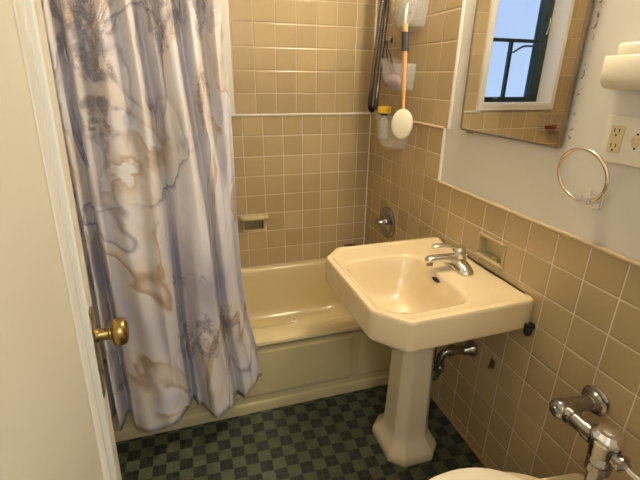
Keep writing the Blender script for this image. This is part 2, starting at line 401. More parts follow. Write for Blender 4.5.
# ------------------------------------------------------------------ window
w = struct_empty('window_1', (-1.07, 0, 1.256))
bm = B()
x0, x1, z0, z1 = WIN
slab_with_holes(bm, 1, -.014, .010, -1.375, -.772, 1.258, 2.19, [(x0+.0, x1-.0, z0, z1)])
obj('casing', bm, 'window_white', w, smooth=False, bevel=.003)
bm = B(); box(bm, x0-.004, x1+.004, -.020, .125, z0-.02, z0+.001); obj('sill', bm, 'window_white', w, smooth=False, bevel=.003)
bm = B(); box(bm, x0, x0+.003, 0, .13, z0, z1); box(bm, x1-.003, x1, 0, .13, z0, z1); box(bm, x0, x1, 0, .13, z1-.003, z1); obj('reveal', bm, 'window_white', w, smooth=False)
fy0, fy1 = .105, .14
bm = B(); slab_with_holes(bm, 1, fy0, fy1, x0+.003, x1-.003, z0+.001, z1-.003, [(x0+.068, x1-.035, z0+.032, z1-.03)])
obj('window_frame', bm, 'window_green', w, smooth=False, bevel=.003)
bm = B(); box(bm, x0+.05, x1-.03, fy0+.003, fy1-.005, 1.662, 1.682); obj('mullion', bm, 'window_green', w, smooth=False)
bm = B(); box(bm, -1.078, -1.058, .114, fy1-.005, z0+.03, 1.665); obj('mullion', bm, 'window_green', w, smooth=False)
bm = B(); box(bm, -1.262, -1.252, .120, .134, z0+.03, z1-.03); obj('mullion', bm, 'window_green', w, smooth=False)
bm = B(); tube(bm, bez([(-1.07, fy0-.004, 1.60), (-1.12, fy0-.03, 1.635), (-1.19, fy0-.03, 1.64), (-1.26, fy0-.004, 1.64)], 6), .006, 8); obj('stay_bar', bm, 'window_green', w)
bm = B(); box(bm, x0+.04, x1-.02, .125, .129, z0+.03, z1-.03); obj('pane', bm, 'glass', w, smooth=False)
bm = B(); tube(bm, bez([(-1.30, fy0-.002, 1.80), (-1.30, fy0-.03, 1.80), (-1.297, fy0-.035, 1.76), (-1.29, fy0-.03, 1.71)], 6), [.008]*7+[.007]*6+[.005]*6, 10); obj('window_handle', bm, 'old_chrome', w)
bm = B(); box(bm, -1.0, -.97, .09, .104, z0+.02, z0+.034); obj('latch', bm, 'dull_brass', w, smooth=False)

# ------------------------------------------------------------------ door (opened into the room)
th = math.radians(95.9)
DW = .745
u = Vector((math.cos(th), math.sin(th), 0)); nrm = Vector((math.sin(th), -math.cos(th), 0))
edge = Vector((-1.2345, -1.456, 0))           # free edge of the visible face, at knob height
tilt = math.radians(2.0)
base = edge - u*DW - nrm*math.tan(tilt)*.985
d = struct_empty('door_1', (base.x, base.y, .006)); d.rotation_euler = (tilt, 0, th)
DH = 2.0; TK = .035
st, br, tr = .112, .22, .12
bm = B()
slab_with_holes(bm, 1, 0, TK, 0, DW, 0, DH, [(st, DW-st, br, DH-tr)])
obj('door_leaf', bm, 'door', d, local=True, smooth=False)
bm = B(); box(bm, st-.002, DW-st+.002, .012, TK-.012, br-.002, DH-tr+.002); obj('door_panel', bm, 'door', d, local=True, smooth=False)
def moulding(y_out, y_in, sgn):
    bm = B(); prof = [(-.004, 0), (-.002, -.0065), (.004, -.0075), (.0095, -.0045), (.012, .002), (.018, .001), (.023, .003), (.028, .0095), (.034, .0115)]
    loops = []
    for o_, dy in prof:
        yy = y_out + sgn*dy
        a0, a1, c0, c1 = st+o_, DW-st-o_, br+o_, DH-tr-o_
        loops.append([(a0, yy, c0), (a1, yy, c0), (a1, yy, c1), (a0, yy, c1)])
    loft(bm, loops, False, False); return bm
obj('door_moulding', moulding(0, .012, 1), 'door_mould', d, local=True)
obj('door_moulding', moulding(TK, TK-.012, -1), 'door_mould', d, local=True)
# ornate long escutcheon
ex, kz = DW-.058, .972
for sgn, y in ((-1, 0), (1, TK)):
    bm = B(); K = 40; loopA = []; loopB = []; pts = []
    for i in range(K+1):
        t = i/K; z = kz-.135+t*.19; wv = .0265+.0032*math.cos(t*2*PI*7)-.012*abs(2*t-1)**5; pts.append((wv, z))
    ring = [(ex+a, z) for a, z in pts] + [(ex-a, z) for a, z in pts[::-1]]
    cx, cz = ex, kz-.04
    loft(bm, [[(a, y, z) for a, z in ring], [(a, y+sgn*.004, z) for a, z in ring], [(cx+(a-cx)*.8, y+sgn*.006, cz+(z-cz)*.95) for a, z in ring]])
    esc = obj('escutcheon', bm, 'dull_brass', d, local=True)
    bm = B(); lathe(bm, (ex, y+sgn*.001, kz-.085), (0, sgn, 0), [(0, .0045), (.0062, .0045)], 12); box(bm, ex-.002, ex+.002, min(y, y+sgn*.005), max(y, y+sgn*.007), kz-.1, kz-.086)
    obj('keyhole', bm, 'dark_hole', d, local=True)
    bm = B(); lathe(bm, (ex, y+sgn*.003, kz), (0, sgn, 0), [(0, .0145), (.004, .0145), (.007, .0125), (.009, .0122), (.024, .0118), (.026, .0135), (.029, .0135), (.030, .012),
        (.0303, .019), (.032, .0235), (.036, .0265), (.042, .0275), (.049, .0272), (.055, .0245), (.058, .019), (.0598, .010), (.060, 0)], 36)
    kn = obj('door_knob', bm, 'brass', d, local=True)
    bm = B(); lathe(bm, (ex-.004, y+sgn*.022, kz+.0090), (0, 0, 1), [(0, .0025), (.003, .0025)], 10); obj('set_screw', bm, 'dark_hole', kn, local=True)

# ------------------------------------------------------------------ bathtub
tb = thing('bathtub', 'cream enamelled built-in bathtub behind the marble print curtain', 'bathtub', (-.76, -.388, 0))
x0, x1, y0, y1 = XL+.001, -.006, -.776, -.001
def rr(a, b, c, d_, r): return round_poly([(a, c), (b, c), (b, d_), (a, d_)], r, 8)
cc = (-.76, -.37)
outer = round_poly([(x0, y0), (x1, y0), (x1, y1), (x0, y1)], [0.004]*4, 4)
NN = 160
def lo(poly, z): return [(px, py, z) for px, py in ray_poly(poly, cc, NN)]
inner = lambda i, r: rr(x0+.075+i, x1-.10-i, y0+.118+i, y1-.045-i, r)
bm = B()
loops = [lo(outer, RIM-.03), lo(outer, RIM-.012), lo(inset(rr(x0, x1, y0, y1, .004), .0035)if False else rr(x0+.001, x1-.001, y0+.004, y1-.0005, .004), RIM-.0035),
         lo(rr(x0+.002, x1-.002, y0+.014, y1-.001, .01), RIM), lo(inner(-.012, .10), RIM+.0005), lo(inner(-.003, .105), RIM-.003), lo(inner(.004, .11), RIM-.014),
         lo(inner(.012, .12), RIM-.06), lo(inner(.03, .13), .2), lo(inner(.045, .13), .12), lo(inner(.065, .13), .085), lo(inner(.10, .12), .07), lo(inner(.2, .05), .068)]
loft(bm, loops, False, True)
obj('tub_rim', bm, 'tub', tb)
# apron with pressed panel
bm = B()
def apron():
    yf = y0
    # profile columns through z : (z, depth) away from panel
    xs = []; 
    def depth(x, z):
        dd = .0
        # rim overhang
        # kick band at the foot protrudes
        if z < .047: return yf+.0005
        if z < .056: return yf+.0005 + (z-.047)/.009*.0065
        if z > .350: return yf
        if z > .338: return yf + (1-(z-.338)/.012)*.0065
        yb = yf+.0065
        # raised panel between two recess borders
        ax = min(x-(-1.42), -.372-x); az = min(z-.085, .330-z)
        m_ = min(ax, az)
        if m_ > 0: t = min(1, m_/.014); t = t*t*(3-2*t); yb -= .0045*t
        ax2 = min(x-(-.335), -.02-x); m2 = min(ax2, az)
        if m2 > 0: t = min(1, m2/.014); t = t*t*(3-2*t); yb -= .0045*t
        return yb
    X = [x0+.001+i*(x1-x0-.002)/300 for i in range(301)]
    Z = [0.0, .02, .046, .049, .053, .056, .06, .075] + [.085+i*.002 for i in range(9)] + [.12, .16, .2, .24, .28, .31] + [.314+i*.002 for i in range(9)] + [.334, .338, .341, .345, .350, .356, RIM-.02]
    rows = [[bm.verts.new((x, depth(x, z), z)) for x in X] for z in Z]
    for a, b in zip(rows, rows[1:]):
        for i in range(len(X)-1): bm.faces.new((a[i], a[i+1], b[i+1], b[i]))
apron()
obj('apron', bm, 'tub', tb)
bm = B(); box(bm, -.640, -.612, y0+.108, y0+.120, RIM-.001, RIM+.006); tube(bm, [(-.628, y0+.116, RIM+.0), (-.626, y0+.126, RIM+.0), (-.622, y0+.120, RIM+.022)], [.006, .006, .003], 8)
tag(obj('splash_clip', bm, 'caulk'), 'small white plastic clip on the front rim of the bathtub', 'clip')
# brown dish in the tub's back corner
bd = B(); lathe(bd, (-.105, -.062, RIM+.0015), (0, 0, 1), [(0, .030), (.004, .036), (.03, .047), (.066, .056), (.080, .057), (.080, .054), (.05, .048), (.008, .03), (.007, 0)], 32)
# ------------------------------------------------------------------ tub fittings on walls
v = thing('shower_valve', 'round worn metal shower valve plate with a short lever on the tiled wall', 'faucet', (0, -.31, .695))
bm = B(); lathe(bm, (-.0005, -.31, .695), (-1, 0, 0), [(0, .088), (.008, .089), (.014, .083), (.015, .070), (.011, .064), (.012, .048), (.020, .036), (.022, 0)], 48); obj('valve_plate', bm, 'old_chrome', v)
bm = B(); lathe(bm, (-.015, -.31, .695), (-1, 0, 0), [(0, .030), (.012, .028), (.02, .020), (.038, .016), (.042, .020), (.052, .019), (.056, .012), (.057, 0)], 32); obj('valve_stem', bm, 'old_chrome', v)
bm = B(); tube(bm, [(-.05, -.31, .695), (-.058, -.306, .702), (-.064, -.302, .709), (-.068, -.300, .714)], [.011, .009, .008, .009], 12); obj('valve_lever', bm, 'old_chrome', v)

def soap_dish_back():
    x0, x1, z0, z1 = NICHE_B
    s = thing('soap_dish', 'recessed cream ceramic soap dish with a grab bar, set in the tile above the tub', 'soap dish', ((x0+x1)/2, 0, z0))
    bm = B()
    slab_with_holes(bm, 1, -.007, .002, x0-.010, x1+.010, z0-.010, z1+.030, [(x0+.006, x1-.006, z0+.006, z1+.0)])
    obj('rim', bm, 'niche', s, smooth=False, bevel=.004)
    bm = B(); box(bm, x0, x1, .055, .060, z0, z1); box(bm, x0, x1, .0, .058, z0, z0+.004); box(bm, x0, x1, 0, .058, z1-.003, z1); box(bm, x0, x0+.003, 0, .058, z0, z1); box(bm, x1-.003, x1, 0, .058, z0, z1)
    for k in range(6):
        xx = x0+.012+k*(x1-x0-.03)/5; box(bm, xx, xx+.006, .004, .05, z0+.004, z0+.010)
    obj('recess', bm, 'niche', s, smooth=False)
    bm = B(); tube(bm, bez([(x0-.012, -.004, z1+.022), (x0-.010, -.026, z1+.022), (x0+.008, -.038, z1+.022), (x1-.008, -.038, z1+.022), (x1+.010, -.026, z1+.022), (x1+.012, -.004, z1+.022)], 8), .0135, 14); obj('grab_bar', bm, 'niche', s)
soap_dish_back()
def soap_dish_right():
    y0, y1, z0, z1 = NICHE_R
    s = thing('soap_dish', 'shallow recessed ceramic soap dish with ribbed floor, beside the sink faucet', 'soap dish', (0, (y0+y1)/2, z0))
    bm = B(); slab_with_holes(bm, 0, -.006, .002, y0-.008, y1+.008, z0-.008, z1+.008, [(y0+.002, y1-.002, z0+.002, z1-.002)]); obj('rim', bm, 'bullnose', s, smooth=False, bevel=.003)
    bm = B(); box(bm, .028, .032, y0, y1, z0, z1); box(bm, .0, .048, y0, y1, z0, z0+.004); box(bm, 0, .048, y0, y1, z1-.003, z1); box(bm, 0, .048, y0, y0+.003, z0, z1); box(bm, 0, .048, y1-.003, y1, z0, z1)
    for k in range(7):
        yy = y0+.012+k*(y1-y0-.03)/6; box(bm, .002, .028, yy, yy+.006, z0+.004, z0+.012)
    obj('recess', bm, 'niche', s, smooth=False)
    bm = B(); box(bm, -.013, .0, y0-.006, y1+.006, z0-.004, z0+.004); obj('lip', bm, 'bullnose', s, smooth=False, bevel=.003)
soap_dish_right()
tag(obj('bowl', bd, 'brown'), 'dark reddish brown bowl on the far corner of the bathtub rim', 'bowl')

# ------------------------------------------------------------------ caddies in the shower
def basket(name, label, yc, zb, h, rt, rb, cords):
    t = thing(name, label, 'basket', (0, yc, zb), 'frosted plastic baskets on the shower wall')
    bm = B(); n = 36
    def prof(r, z, dpt, off=0):
        out = []
        for i in range(n):
            a = -PI/2 + PI*i/(n-1)
            out.append((-.004-off*.0-(dpt-off)*math.cos(a)**.8 if math.cos(a) > 1e-6 else -.004, yc+(r-off)*math.sin(a), z))
        return out
    outer = []; K = 10
    for k in range(K+1):
        s = k/K; r = rb+(rt-rb)*(s**.5 if s else 0); dp = .06+(.115-.06)*(s**.5 if s else 0)
        if k == 0: r *= .75; dp *= .75
        outer.append([(x, y, z + (.02*((y-yc)/rt) if k == K else 0)) for x, y, z in prof(r, zb+h*s, dp)])
    inn = []
    for k in range(K, 0, -1):
        s = k/K; r = rb+(rt-rb)*s**.5; dp = .06+(.115-.06)*s**.5
        inn.append([(x, y, z + (.02*((y-yc)/rt) if k == K else 0)) for x, y, z in prof(r-.004, zb+h*s+(.003 if k == 1 else 0), dp-.004)])
    loft(bm, outer+inn, True, True)
    obj('basket_shell', bm, 'plastic_clear', t)
    bm = B()
    for dy in (-.035, .035): lathe(bm, (-.0005, yc+dy, zb+h*.8), (-1, 0, 0), [(0, .024), (.002, .024), (.006, .012), (.010, .008), (.012, 0)], 20)
    obj('suction_cup', bm, 'clear', t)
    return t
basket('shower_basket', 'frosted plastic wall basket holding a crumpled clear packet, topmost of its column', -.425, 1.632, .18, .118, .080, 0)
basket('shower_basket', 'frosted plastic wall basket holding a purple sponge, middle of its column', -.372, 1.380, .135, .105, .085, 0)
basket('shower_basket', 'frosted plastic wall basket holding a yellow capped bottle, lowest of its column', -.350, 1.105, .17, .145, .060, 0)
bt = thing('shampoo_bottle', 'clear bottle with a yellow cap in the lowest shower basket', 'bottle', (-.062, -.30, 1.16))
bm = B(); lathe(bm, (-.062, -.300, 1.150), (0, 0, 1), [(0, .012), (.004, .022), (.012, .026), (.07, .026), (.09, .022), (.105, .014), (.118, .013), (.118, 0)], 28); obj('bottle_body', bm, 'clear', bt)
bm = B(); lathe(bm, (-.062, -.300, 1.266), (0, 0, 1), [(0, .017), (.010, .017), (.010, 0)], 24); obj('bottle_neck', bm, 'black', bt)
bm = B(); lathe(bm, (-.062, -.300, 1.276), (0, 0, 1), [(0, .028), (.003, .033), (.026, .034), (.034, .028), (.036, .0)], 28); obj('bottle_cap', bm, 'yellow', bt)
sp = thing('bath_sponge', 'soft purple bath sponge in the middle shower basket', 'sponge', (-.055, -.36, 1.39))
bm = B(); bmesh.ops.create_icosphere(bm, subdivisions=4, radius=1)
for q in bm.verts:
    k = 1+.06*math.sin(q.co.x*9)*math.sin(q.co.y*8+1)*math.sin(q.co.z*10); q.co = Vector((-.056+q.co.x*.036*k, -.355+q.co.y*.048*k, 1.425+q.co.z*.034*k))
obj('sponge_body', bm, 'purple', sp)
bm = B(); tube(bm, bez([(-.04, -.345, 1.45), (-.035, -.28, 1.53), (-.022, -.212, 1.575), (-.022, -.196, 1.612), (-.024, -.188, 1.600), (-.03, -.23, 1.53), (-.045, -.335, 1.45)], 8), .003, 8); obj('cord', bm, 'purple_cord', sp)
hk = thing('wall_hook', 'small chrome hook on the tile beside the shower baskets', 'hook', (0, -.20, 1.62))
bm = B(); lathe(bm, (0, -.20, 1.620), (-1, 0, 0), [(0, .018), (.003, .018), (.006, .010), (.012, .006), (.012, 0)], 20); obj('hook_plate', bm, 'old_chrome', hk)
bm = B(); tube(bm, bez([(-.01, -.20, 1.62), (-.022, -.20, 1.612), (-.034, -.20, 1.613), (-.038, -.20, 1.628)], 6), .0035, 8); obj('hook_arm', bm, 'old_chrome', hk)
# crumpled packet
bm = B(); bmesh.ops.create_icosphere(bm, subdivisions=4, radius=1)
for q in bm.verts:
    c_ = q.co; k = 1+.12*math.sin(c_.x*7+c_.z*5)*math.sin(c_.y*11)+.08*math.sin(c_.z*17+c_.y*6); q.co = Vector((-.056+c_.x*.036*k, -.43+c_.y*.07*k, 1.735+c_.z*.078*k))
pk = thing('plastic_packet', 'crumpled clear plastic packet with a yellow patch in the topmost shower basket', 'packet', (-.056, -.43, 1.66))
obj('packet_film', bm, 'bag', pk)
bm = B(); box(bm, -.098, -.090, -.415, -.395, 1.72, 1.775); obj('packet_patch', bm, 'yellow', pk, smooth=False, bevel=.003)
# back brush
bb = thing('bath_brush', 'wooden back brush with a grey grip and oval cream pad, hanging by a cord', 'brush', (-.128, -.585, 1.2))
def rod(z0, z1, w0, w1, d0, d1, y0_, y1_, n=20, K=8):
    lp = []
    for k in range(K+1):
        s = k/K; z = z0+(z1-z0)*s; yy = y0_+(y1_-y0_)*s; a = w0+(w1-w0)*s; b_ = d0+(d1-d0)*s
        lp.append([(-.128+b_*math.cos(2*PI*i/n), yy+a*math.sin(2*PI*i/n), z) for i in range(n)])
    return lp
bm = B(); loft(bm, rod(1.30, 1.548, .010, .015, .006, .009, -.618, -.592)); obj('brush_handle', bm, 'wood', bb)
bm = B(); loft(bm, rod(1.546, 1.618, .0185, .0185, .013, .013, -.592, -.582)); obj('grip', bm, 'grip', bb)
bm = B(); loft(bm, rod(1.616, 1.648, .0165, .0135, .009, .008, -.582, -.578)); obj('handle_tip', bm, 'wood', bb)
bm = B(); tube(bm, bez([(-.128, -.578, 1.640), (-.122, -.560, 1.69), (-.10, -.535, 1.73), (-.11, -.55, 1.69), (-.128, -.576, 1.640)], 6), .0022, 6); obj('cord', bm, 'caulk', bb)
bm = B()
def ell(sx, sy, z_, o_):     # pad turned toward the room
    out = []
    for i in range(40):
        a = sx*math.cos(2*PI*i/40); out.append((-.130+a*.84-o_*.54, -.622-a*.54-o_*.84, 1.257+sy*math.sin(2*PI*i/40)))
    return out
loft(bm, [ell(.034, .050, 0, -.020), ell(.042, .059, 0, -.016), ell(.046, .0635, 0, -.006), ell(.046, .0635, 0, .006), ell(.042, .059, 0, .015), ell(.030, .046, 0, .020)])
obj('brush_pad', bm, 'pad', bb)
# hose loop
hs = thing('shower_hose', 'dark metal shower hose hanging in a narrow loop in the tub corner', 'hose', (-.06, -.17, 1.28))
def hose_path(dy, dx):
    return
pts = [(-.068, -.240, 2.0), (-.070, -.230, 1.85), (-.074, -.210, 1.70), (-.080, -.186, 1.50), (-.084, -.170, 1.36), (-.084, -.166, 1.305), (-.076, -.168, 1.284), (-.064, -.172, 1.284), (-.055, -.176, 1.305), (-.053, -.180, 1.36), (-.050, -.194, 1.50), (-.048, -.216, 1.70), (-.048, -.232, 1.85), (-.048, -.242, 2.0)]
P_ = bez(pts, 60)
bm = B(); tube(bm, P_, [.0115+.0012*math.sin(i*2.1) for i in range(len(P_))], 10); obj('hose_pipe', bm, 'hose', hs)
bm = B(); lathe(bm, (-.0, -.245, 2.01), (-1, 0, 0), [(0, .03), (.004, .03), (.01, .018), (.075, .018), (.08, .0)], 24); obj('hose_bracket', bm, 'old_chrome', hs)
# wire rack in the far corner (seen in the mirror)
wr = thing('wire_rack', 'small wire corner rack below the window, seen in the mirror', 'rack', (-1.4, -.06, 1.13))
bm = B()
for z in (1.13, 1.16, 1.19, 1.22):
    tube(bm, [(-1.50, -.004, z), (-1.29, -.004, z), (-1.285, -.02, z), (-1.36, -.10, z), (-1.50, -.12, z)], .0018, 6)
for x in (-1.29, -1.36, -1.43): tube(bm, [(x, -.005, 1.125), (x, -.005, 1.23)], .0018, 6)
tube(bm, [(-1.29, -.006, 1.13), (-1.43, -.11, 1.13)], .0018, 6); tube(bm, [(-1.36, -.006, 1.13), (-1.36, -.10, 1.13)], .0018, 6); tube(bm, [(-1.43, -.006, 1.13), (-1.43, -.11, 1.13)], .0018, 6)
obj('rack_frame', bm, 'wire', wr)
bm = B(); box(bm, -1.405, -1.325, -.050, -.022, 1.134, 1.162); tag(obj('soap_box', bm, 'red', smooth=False, bevel=.006), 'dark red soap box on the wire rack, seen in the mirror', 'box')

# ------------------------------------------------------------------ shower rod and curtain
rd = thing('curtain_rod', 'metal shower curtain rod across the tub', 'rod', (XL, -.735, 2.0))
bm = B(); tube(bm, [(XL+.002, -.735, 2.0), (-.002, -.735, 2.0)], .0125, 16); obj('rod_pole', bm, 'chrome', rd)
for x, s in ((XL+.001, 1), (-.001, -1)):
    bm = B(); lathe(bm, (x, -.735, 2.0), (s, 0, 0), [(0, .032), (.004, .032), (.012, .018), (.02, .014)], 24); obj('rod_flange', bm, 'chrome', rd)
def interp(tab, t):
    for (a, va), (b, vb) in zip(tab, tab[1:]):
        if t <= b:
            s = (t-a)/(b-a); s = s*s*(3-2*s); return va+(vb-va)*s
    return tab[-1][1]
# fold profile: parameter (hem x) -> relative depth toward the camera
FH = [(-1.48, .0), (-1.435, .9), (-1.398, -.1), (-1.374, .8), (-1.352, -.1), (-1.31, .85), (-1.22, 1.1), (-1.15, 1.0), (-1.112, .45), (-1.098, -.1), (-1.075, .35), (-1.02, 1.0), (-.962, .75), (-.935, .0), (-.90, .6), (-.865, .45), (-.835, .1), (-.812, .3)]
FT = [(-1.48, .0), (-1.44, .9), (-1.41, .1), (-1.38, .9), (-1.352, .1), (-1.325, .9), (-1.285, .1), (-1.235, 1.1), (-1.18, .2), (-1.14, .9), (-1.105, -.1), (-1.06, .9), (-.995, 1.0), (-.955, .0), (-.915, .95), (-.87, .15), (-.835, .8), (-.812, .2)]
def fold(x, s):
    k = max(0, min(1, (s-.25)/.5)); k = k*k*(3-2*k)
    return interp(FH, x)*(1-k)+interp(FT, x)*k
def make_curtain():
    bm = B(); uvl = bm.loops.layers.uv.new('UVMap'); NU, NV = 420, 70
    xs = [-1.48+(-.812+1.48)*i/NU for i in range(NU+1)]
    # cloth length along hem for UVs
    ln = [0]
    for a, b in zip(xs, xs[1:]): ln.append(ln[-1]+math.hypot(b-a, .095*(interp(FH, b)-interp(FH, a))))
    def pos(i, k):
        x = xs[i]; s = k/NV                          # s 0 hem, 1 top
        hem = .158+.072*max(0, (x+.93)/.118)**1.3 + .012*math.sin(x*21)
        z = hem+(1.985-hem)*s
        A = .10*(1-s)+.038*s; y_b = -.800*(1-s)-.715*s
        if s < .14: A *= 1+.12*(1-s/.14)
        # top of the curtain is drawn slightly narrower at its free edge
        xt = -1.455+(x+1.48)*(-.885+1.455)/(-.812+1.48)
        xx = x*(1-s)+xt*s
        w_ = max(0, (x+1.20)/.388); sa = min(1, s/.22); sb = max(0, min(1, (s-.25)/.42))
        xx -= .036*w_*sa*sa*(3-2*sa)*(1-sb*sb*(3-2*sb))
        f = fold(x + .012*math.sin(s*5+x*9), s)
        y = y_b - A*f + .006*math.sin(x*70+s*9)*(1-.4*s) 
        xx += .010*math.sin(s*4.0+x*13)*(s*(1-s)*4)
        return (xx, y, z)
    V = [[bm.verts.new(pos(i, k)) for i in range(NU+1)] for k in range(NV+1)]
    for k in range(NV):
        for i in range(NU):
            f = bm.faces.new((V[k][i], V[k][i+1], V[k+1][i+1], V[k+1][i]))
            for lp, (ii, kk) in zip(f.loops, ((i, k), (i+1, k), (i+1, k+1), (i, k+1))):
                lp[uvl].uv = (ln[ii], kk/NV*1.86)
    o = obj('shower_curtain', bm, 'curtain')
    for p in o.data.polygons: p.use_smooth = True
    md = o.modifiers.new('sol', 'SOLIDIFY'); md.thickness = .0008
    return o
tag(make_curtain(), 'white and lavender marble print shower curtain with gold and grey veins, drawn over the tub', 'shower curtain')

# ------------------------------------------------------------------ pedestal sink
sk = thing('pedestal_sink', 'cream porcelain pedestal sink with chamfered front corners and an eight sided column', 'sink', (-.25, -1.085, 0))
out_pts = [(-.003, -.782), (-.470, -.782), (-.548, -.868), (-.540, -1.288), (-.455, -1.386), (-.003, -1.374)]
c0 = (-.33, -1.10); NS = 200; ZT = .787
R6 = [.012, .02, .02, .02, .016, .012]
def sl(ins, z, r=R6): return [(a, b, z) for a, b in ray_poly(round_poly(inset(out_pts, ins), r, 6), c0, NS)]
def slw(ins, z, r=R6):
    q = inset(out_pts, ins); q = [(-.003, y) if abs(x+.003+ins) < 1e-6 else (x, y) for x, y in q]
    return [(a, b, z) for a, b in ray_poly(round_poly(q, r, 6), c0, NS)]
bas = [(-.190, -.925), (-.500, -.925), (-.515, -1.315), (-.190, -1.325)]
bas = [(-.192, -.916), (-.503, -.916), (-.503, -1.334), (-.192, -1.322)]
def bl(ins, z, r, sh=0):
    return [(a+sh, b, z) for a, b in ray_poly(round_poly(inset(bas, ins), r, 8), c0, NS)]
bm = B()
loft(bm, [bl(.095, .592, .02), bl(.065, .60, .03), bl(.034, .632, .04), bl(.012, .662, .04), slw(.03, .676), slw(.006, .679), slw(.0015, .684), slw(0, .692), slw(0, .775), slw(.0012, .781), slw(.004, .7855), slw(.009, ZT), slw(.022, ZT), slw(.027, ZT-.004), slw(.032, ZT-.0055),
          bl(-.006, ZT-.0045, [.06,.075,.11,.075]), bl(.000, ZT-.006, [.06,.075,.11,.075]), bl(.006, ZT-.013, [.06,.075,.11,.075]), bl(.016, ZT-.035, [.06,.075,.105,.075]), bl(.032, ZT-.085, [.06,.07,.10,.07]), bl(.046, ZT-.125, [.06,.07,.09,.07]), bl(.068, ZT-.152, .06), bl(.10, ZT-.163, .045), bl(.125, ZT-.167, .03)], True, True)
obj('basin', bm, 'cream', sk)
bm = B(); lathe(bm, (-.315, -1.11, ZT-.167), (0, 0, 1), [(0, .024), (.003, .024), (.004, .018), (.001, .015), (.001, 0)], 28); obj('drain', bm, 'old_chrome', sk)
bm = B()
lp = []
for k, rr_ in ((0, 1), (.006, 1), (.004, .7), (.001, .65)):
    lp.append([(-.2035-k*.95-.30*(-.0062*rr_*math.sin(2*PI*i/24)), -1.118+.021*rr_*math.cos(2*PI*i/24), (.762+.0062*rr_*math.sin(2*PI*i/24))) for i in range(24)])
loft(bm, lp); obj('overflow_slot', bm, 'dark_hole', sk)
# pedestal
bm = B()
def octa(hx, hy, ch, z, cx=-.264, cy=-1.113):
    p = [(cx-hx+ch, cy-hy), (cx+hx-ch, cy-hy), (cx+hx, cy-hy+ch), (cx+hx, cy+hy-ch), (cx+hx-ch, cy+hy), (cx-hx+ch, cy+hy), (cx-hx, cy+hy-ch), (cx-hx, cy-hy+ch)]
    return [(a, b, z) for a, b in p]
loft(bm, [octa(.108, .124, .048, 0), octa(.111, .127, .049, .006), octa(.111, .127, .049, .032), octa(.107, .122, .047, .042), octa(.096, .108, .042, .060), octa(.083, .091, .036, .085), octa(.078, .084, .034, .105), octa(.075, .081, .033, .15),
          octa(.070, .075, .031, .40), octa(.066, .071, .029, .575), octa(.068, .074, .030, .592)])
obj('pedestal', bm, 'ped', sk, bevel=.005)

# faucet
fc = thing('sink_faucet', 'chrome single lever faucet on the back of the sink', 'faucet', (-.105, -1.085, ZT-.004))
z0 = ZT-.0045
bm = B()
def stad(hl, r, z, cx=-.100, cy=-1.085):
    out = []
    for i in range(40):
        a = 2*PI*i/40; y = r*math.sin(a); out.append((cx+r*.98*math.cos(a), cy+y+(hl if y > 0 else -hl), z))
    return out
loft(bm, [stad(.054, .029, z0), stad(.054, .030, z0+.004), stad(.053, .028, z0+.012), stad(.047, .025, z0+.021), stad(.032, .023, z0+.030), stad(.010, .023, z0+.040)])
obj('faucet_base', bm, 'chrome', fc)
bm = B()
sec = [(-.088, z0+.024, .025, .026), (-.110, z0+.036, .023, .023), (-.140, z0+.043, .020, .017), (-.172, z0+.047, .018, .014), (-.205, z0+.049, .017, .013), (-.224, z0+.048, .017, .013), (-.233, z0+.045, .015, .010)]
loft(bm, [[(x+ .25*b_*math.sin(2*PI*i/24), -1.085+a*math.cos(2*PI*i/24), z+b_*math.sin(2*PI*i/24)) for i in range(24)] for x, z, a, b_ in sec]); obj('spout', bm, 'chrome', fc)
bm = B(); lathe(bm, (-.219, -1.085, z0+.042), (0, 0, -1), [(0, .011), (.008, .0125), (.018, .0125), (.018, .009), (.014, 0)], 20); obj('aerator', bm, 'old_chrome', fc)
bm = B(); lathe(bm, (-.100, -1.085, z0+.030), (0, 0, 1), [(0, .022), (.012, .023), (.014, .025), (.040, .026), (.050, .023), (.057, .014), (.058, 0)], 32); obj('faucet_body', bm, 'chrome', fc)
bm = B()
sec = [(-.085, z0+.076, .021, .012), (-.115, z0+.086, .017, .010), (-.150, z0+.094, .013, .007), (-.185, z0+.098, .0125, .006), (-.205, z0+.097, .013, .0065), (-.214, z0+.094, .009, .005)]
loft(bm, [[(x, -1.083+a*math.cos(2*PI*i/20), z+b_*math.sin(2*PI*i/20)) for i in range(20)] for x, z, a, b_ in sec]); obj('lever_handle', bm, 'chrome', fc)
bm = B(); tube(bm, [(-.066, -1.085, z0+.01), (-.066, -1.085, z0+.045)], .003, 8); lathe(bm, (-.066, -1.085, z0+.045), (0, 0, 1), [(0, .004), (.004, .007), (.010, .007), (.013, 0)], 14); obj('lift_rod', bm, 'chrome', fc)

# drain trap under the sink
tp = thing('drain_trap', 'worn chrome drain pipe bending from behind the sink column to the tiled wall', 'pipe', (-.1, -1.13, .38))
bm = B(); tube(bm, bez([(-.005, -1.13, .430), (-.06, -1.13, .434), (-.105, -1.13, .440), (-.128, -1.128, .436), (-.140, -1.125, .415), (-.142, -1.122, .375), (-.147, -1.12, .335), (-.158, -1.115, .312), (-.166, -1.11, .330), (-.168, -1.10, .38), (-.168, -1.10, .60)], 8), .0165, 16); obj('trap_pipe', bm, 'old_chrome', tp)
bm = B(); lathe(bm, (-.001, -1.13, .430), (-1, 0, 0), [(0, .034), (.006, .034), (.018, .030), (.030, .022), (.050, .0185), (.052, .0165)], 28); obj('wall_flange', bm, 'old_chrome', tp)
bm = B(); lathe(bm, (-.098, -1.13, .439), (-1, 0, .1), [(0, .0165), (0, .022), (.018, .022), (.018, .0165)], 24); obj('slip_nut', bm, 'old_chrome', tp); bm = B(); lathe(bm, (-.143, -1.122, .372), (0, 0, -1), [(0, .0165), (0, .022), (.02, .022), (.02, .0165)], 24); obj('slip_nut', bm, 'old_chrome', tp)

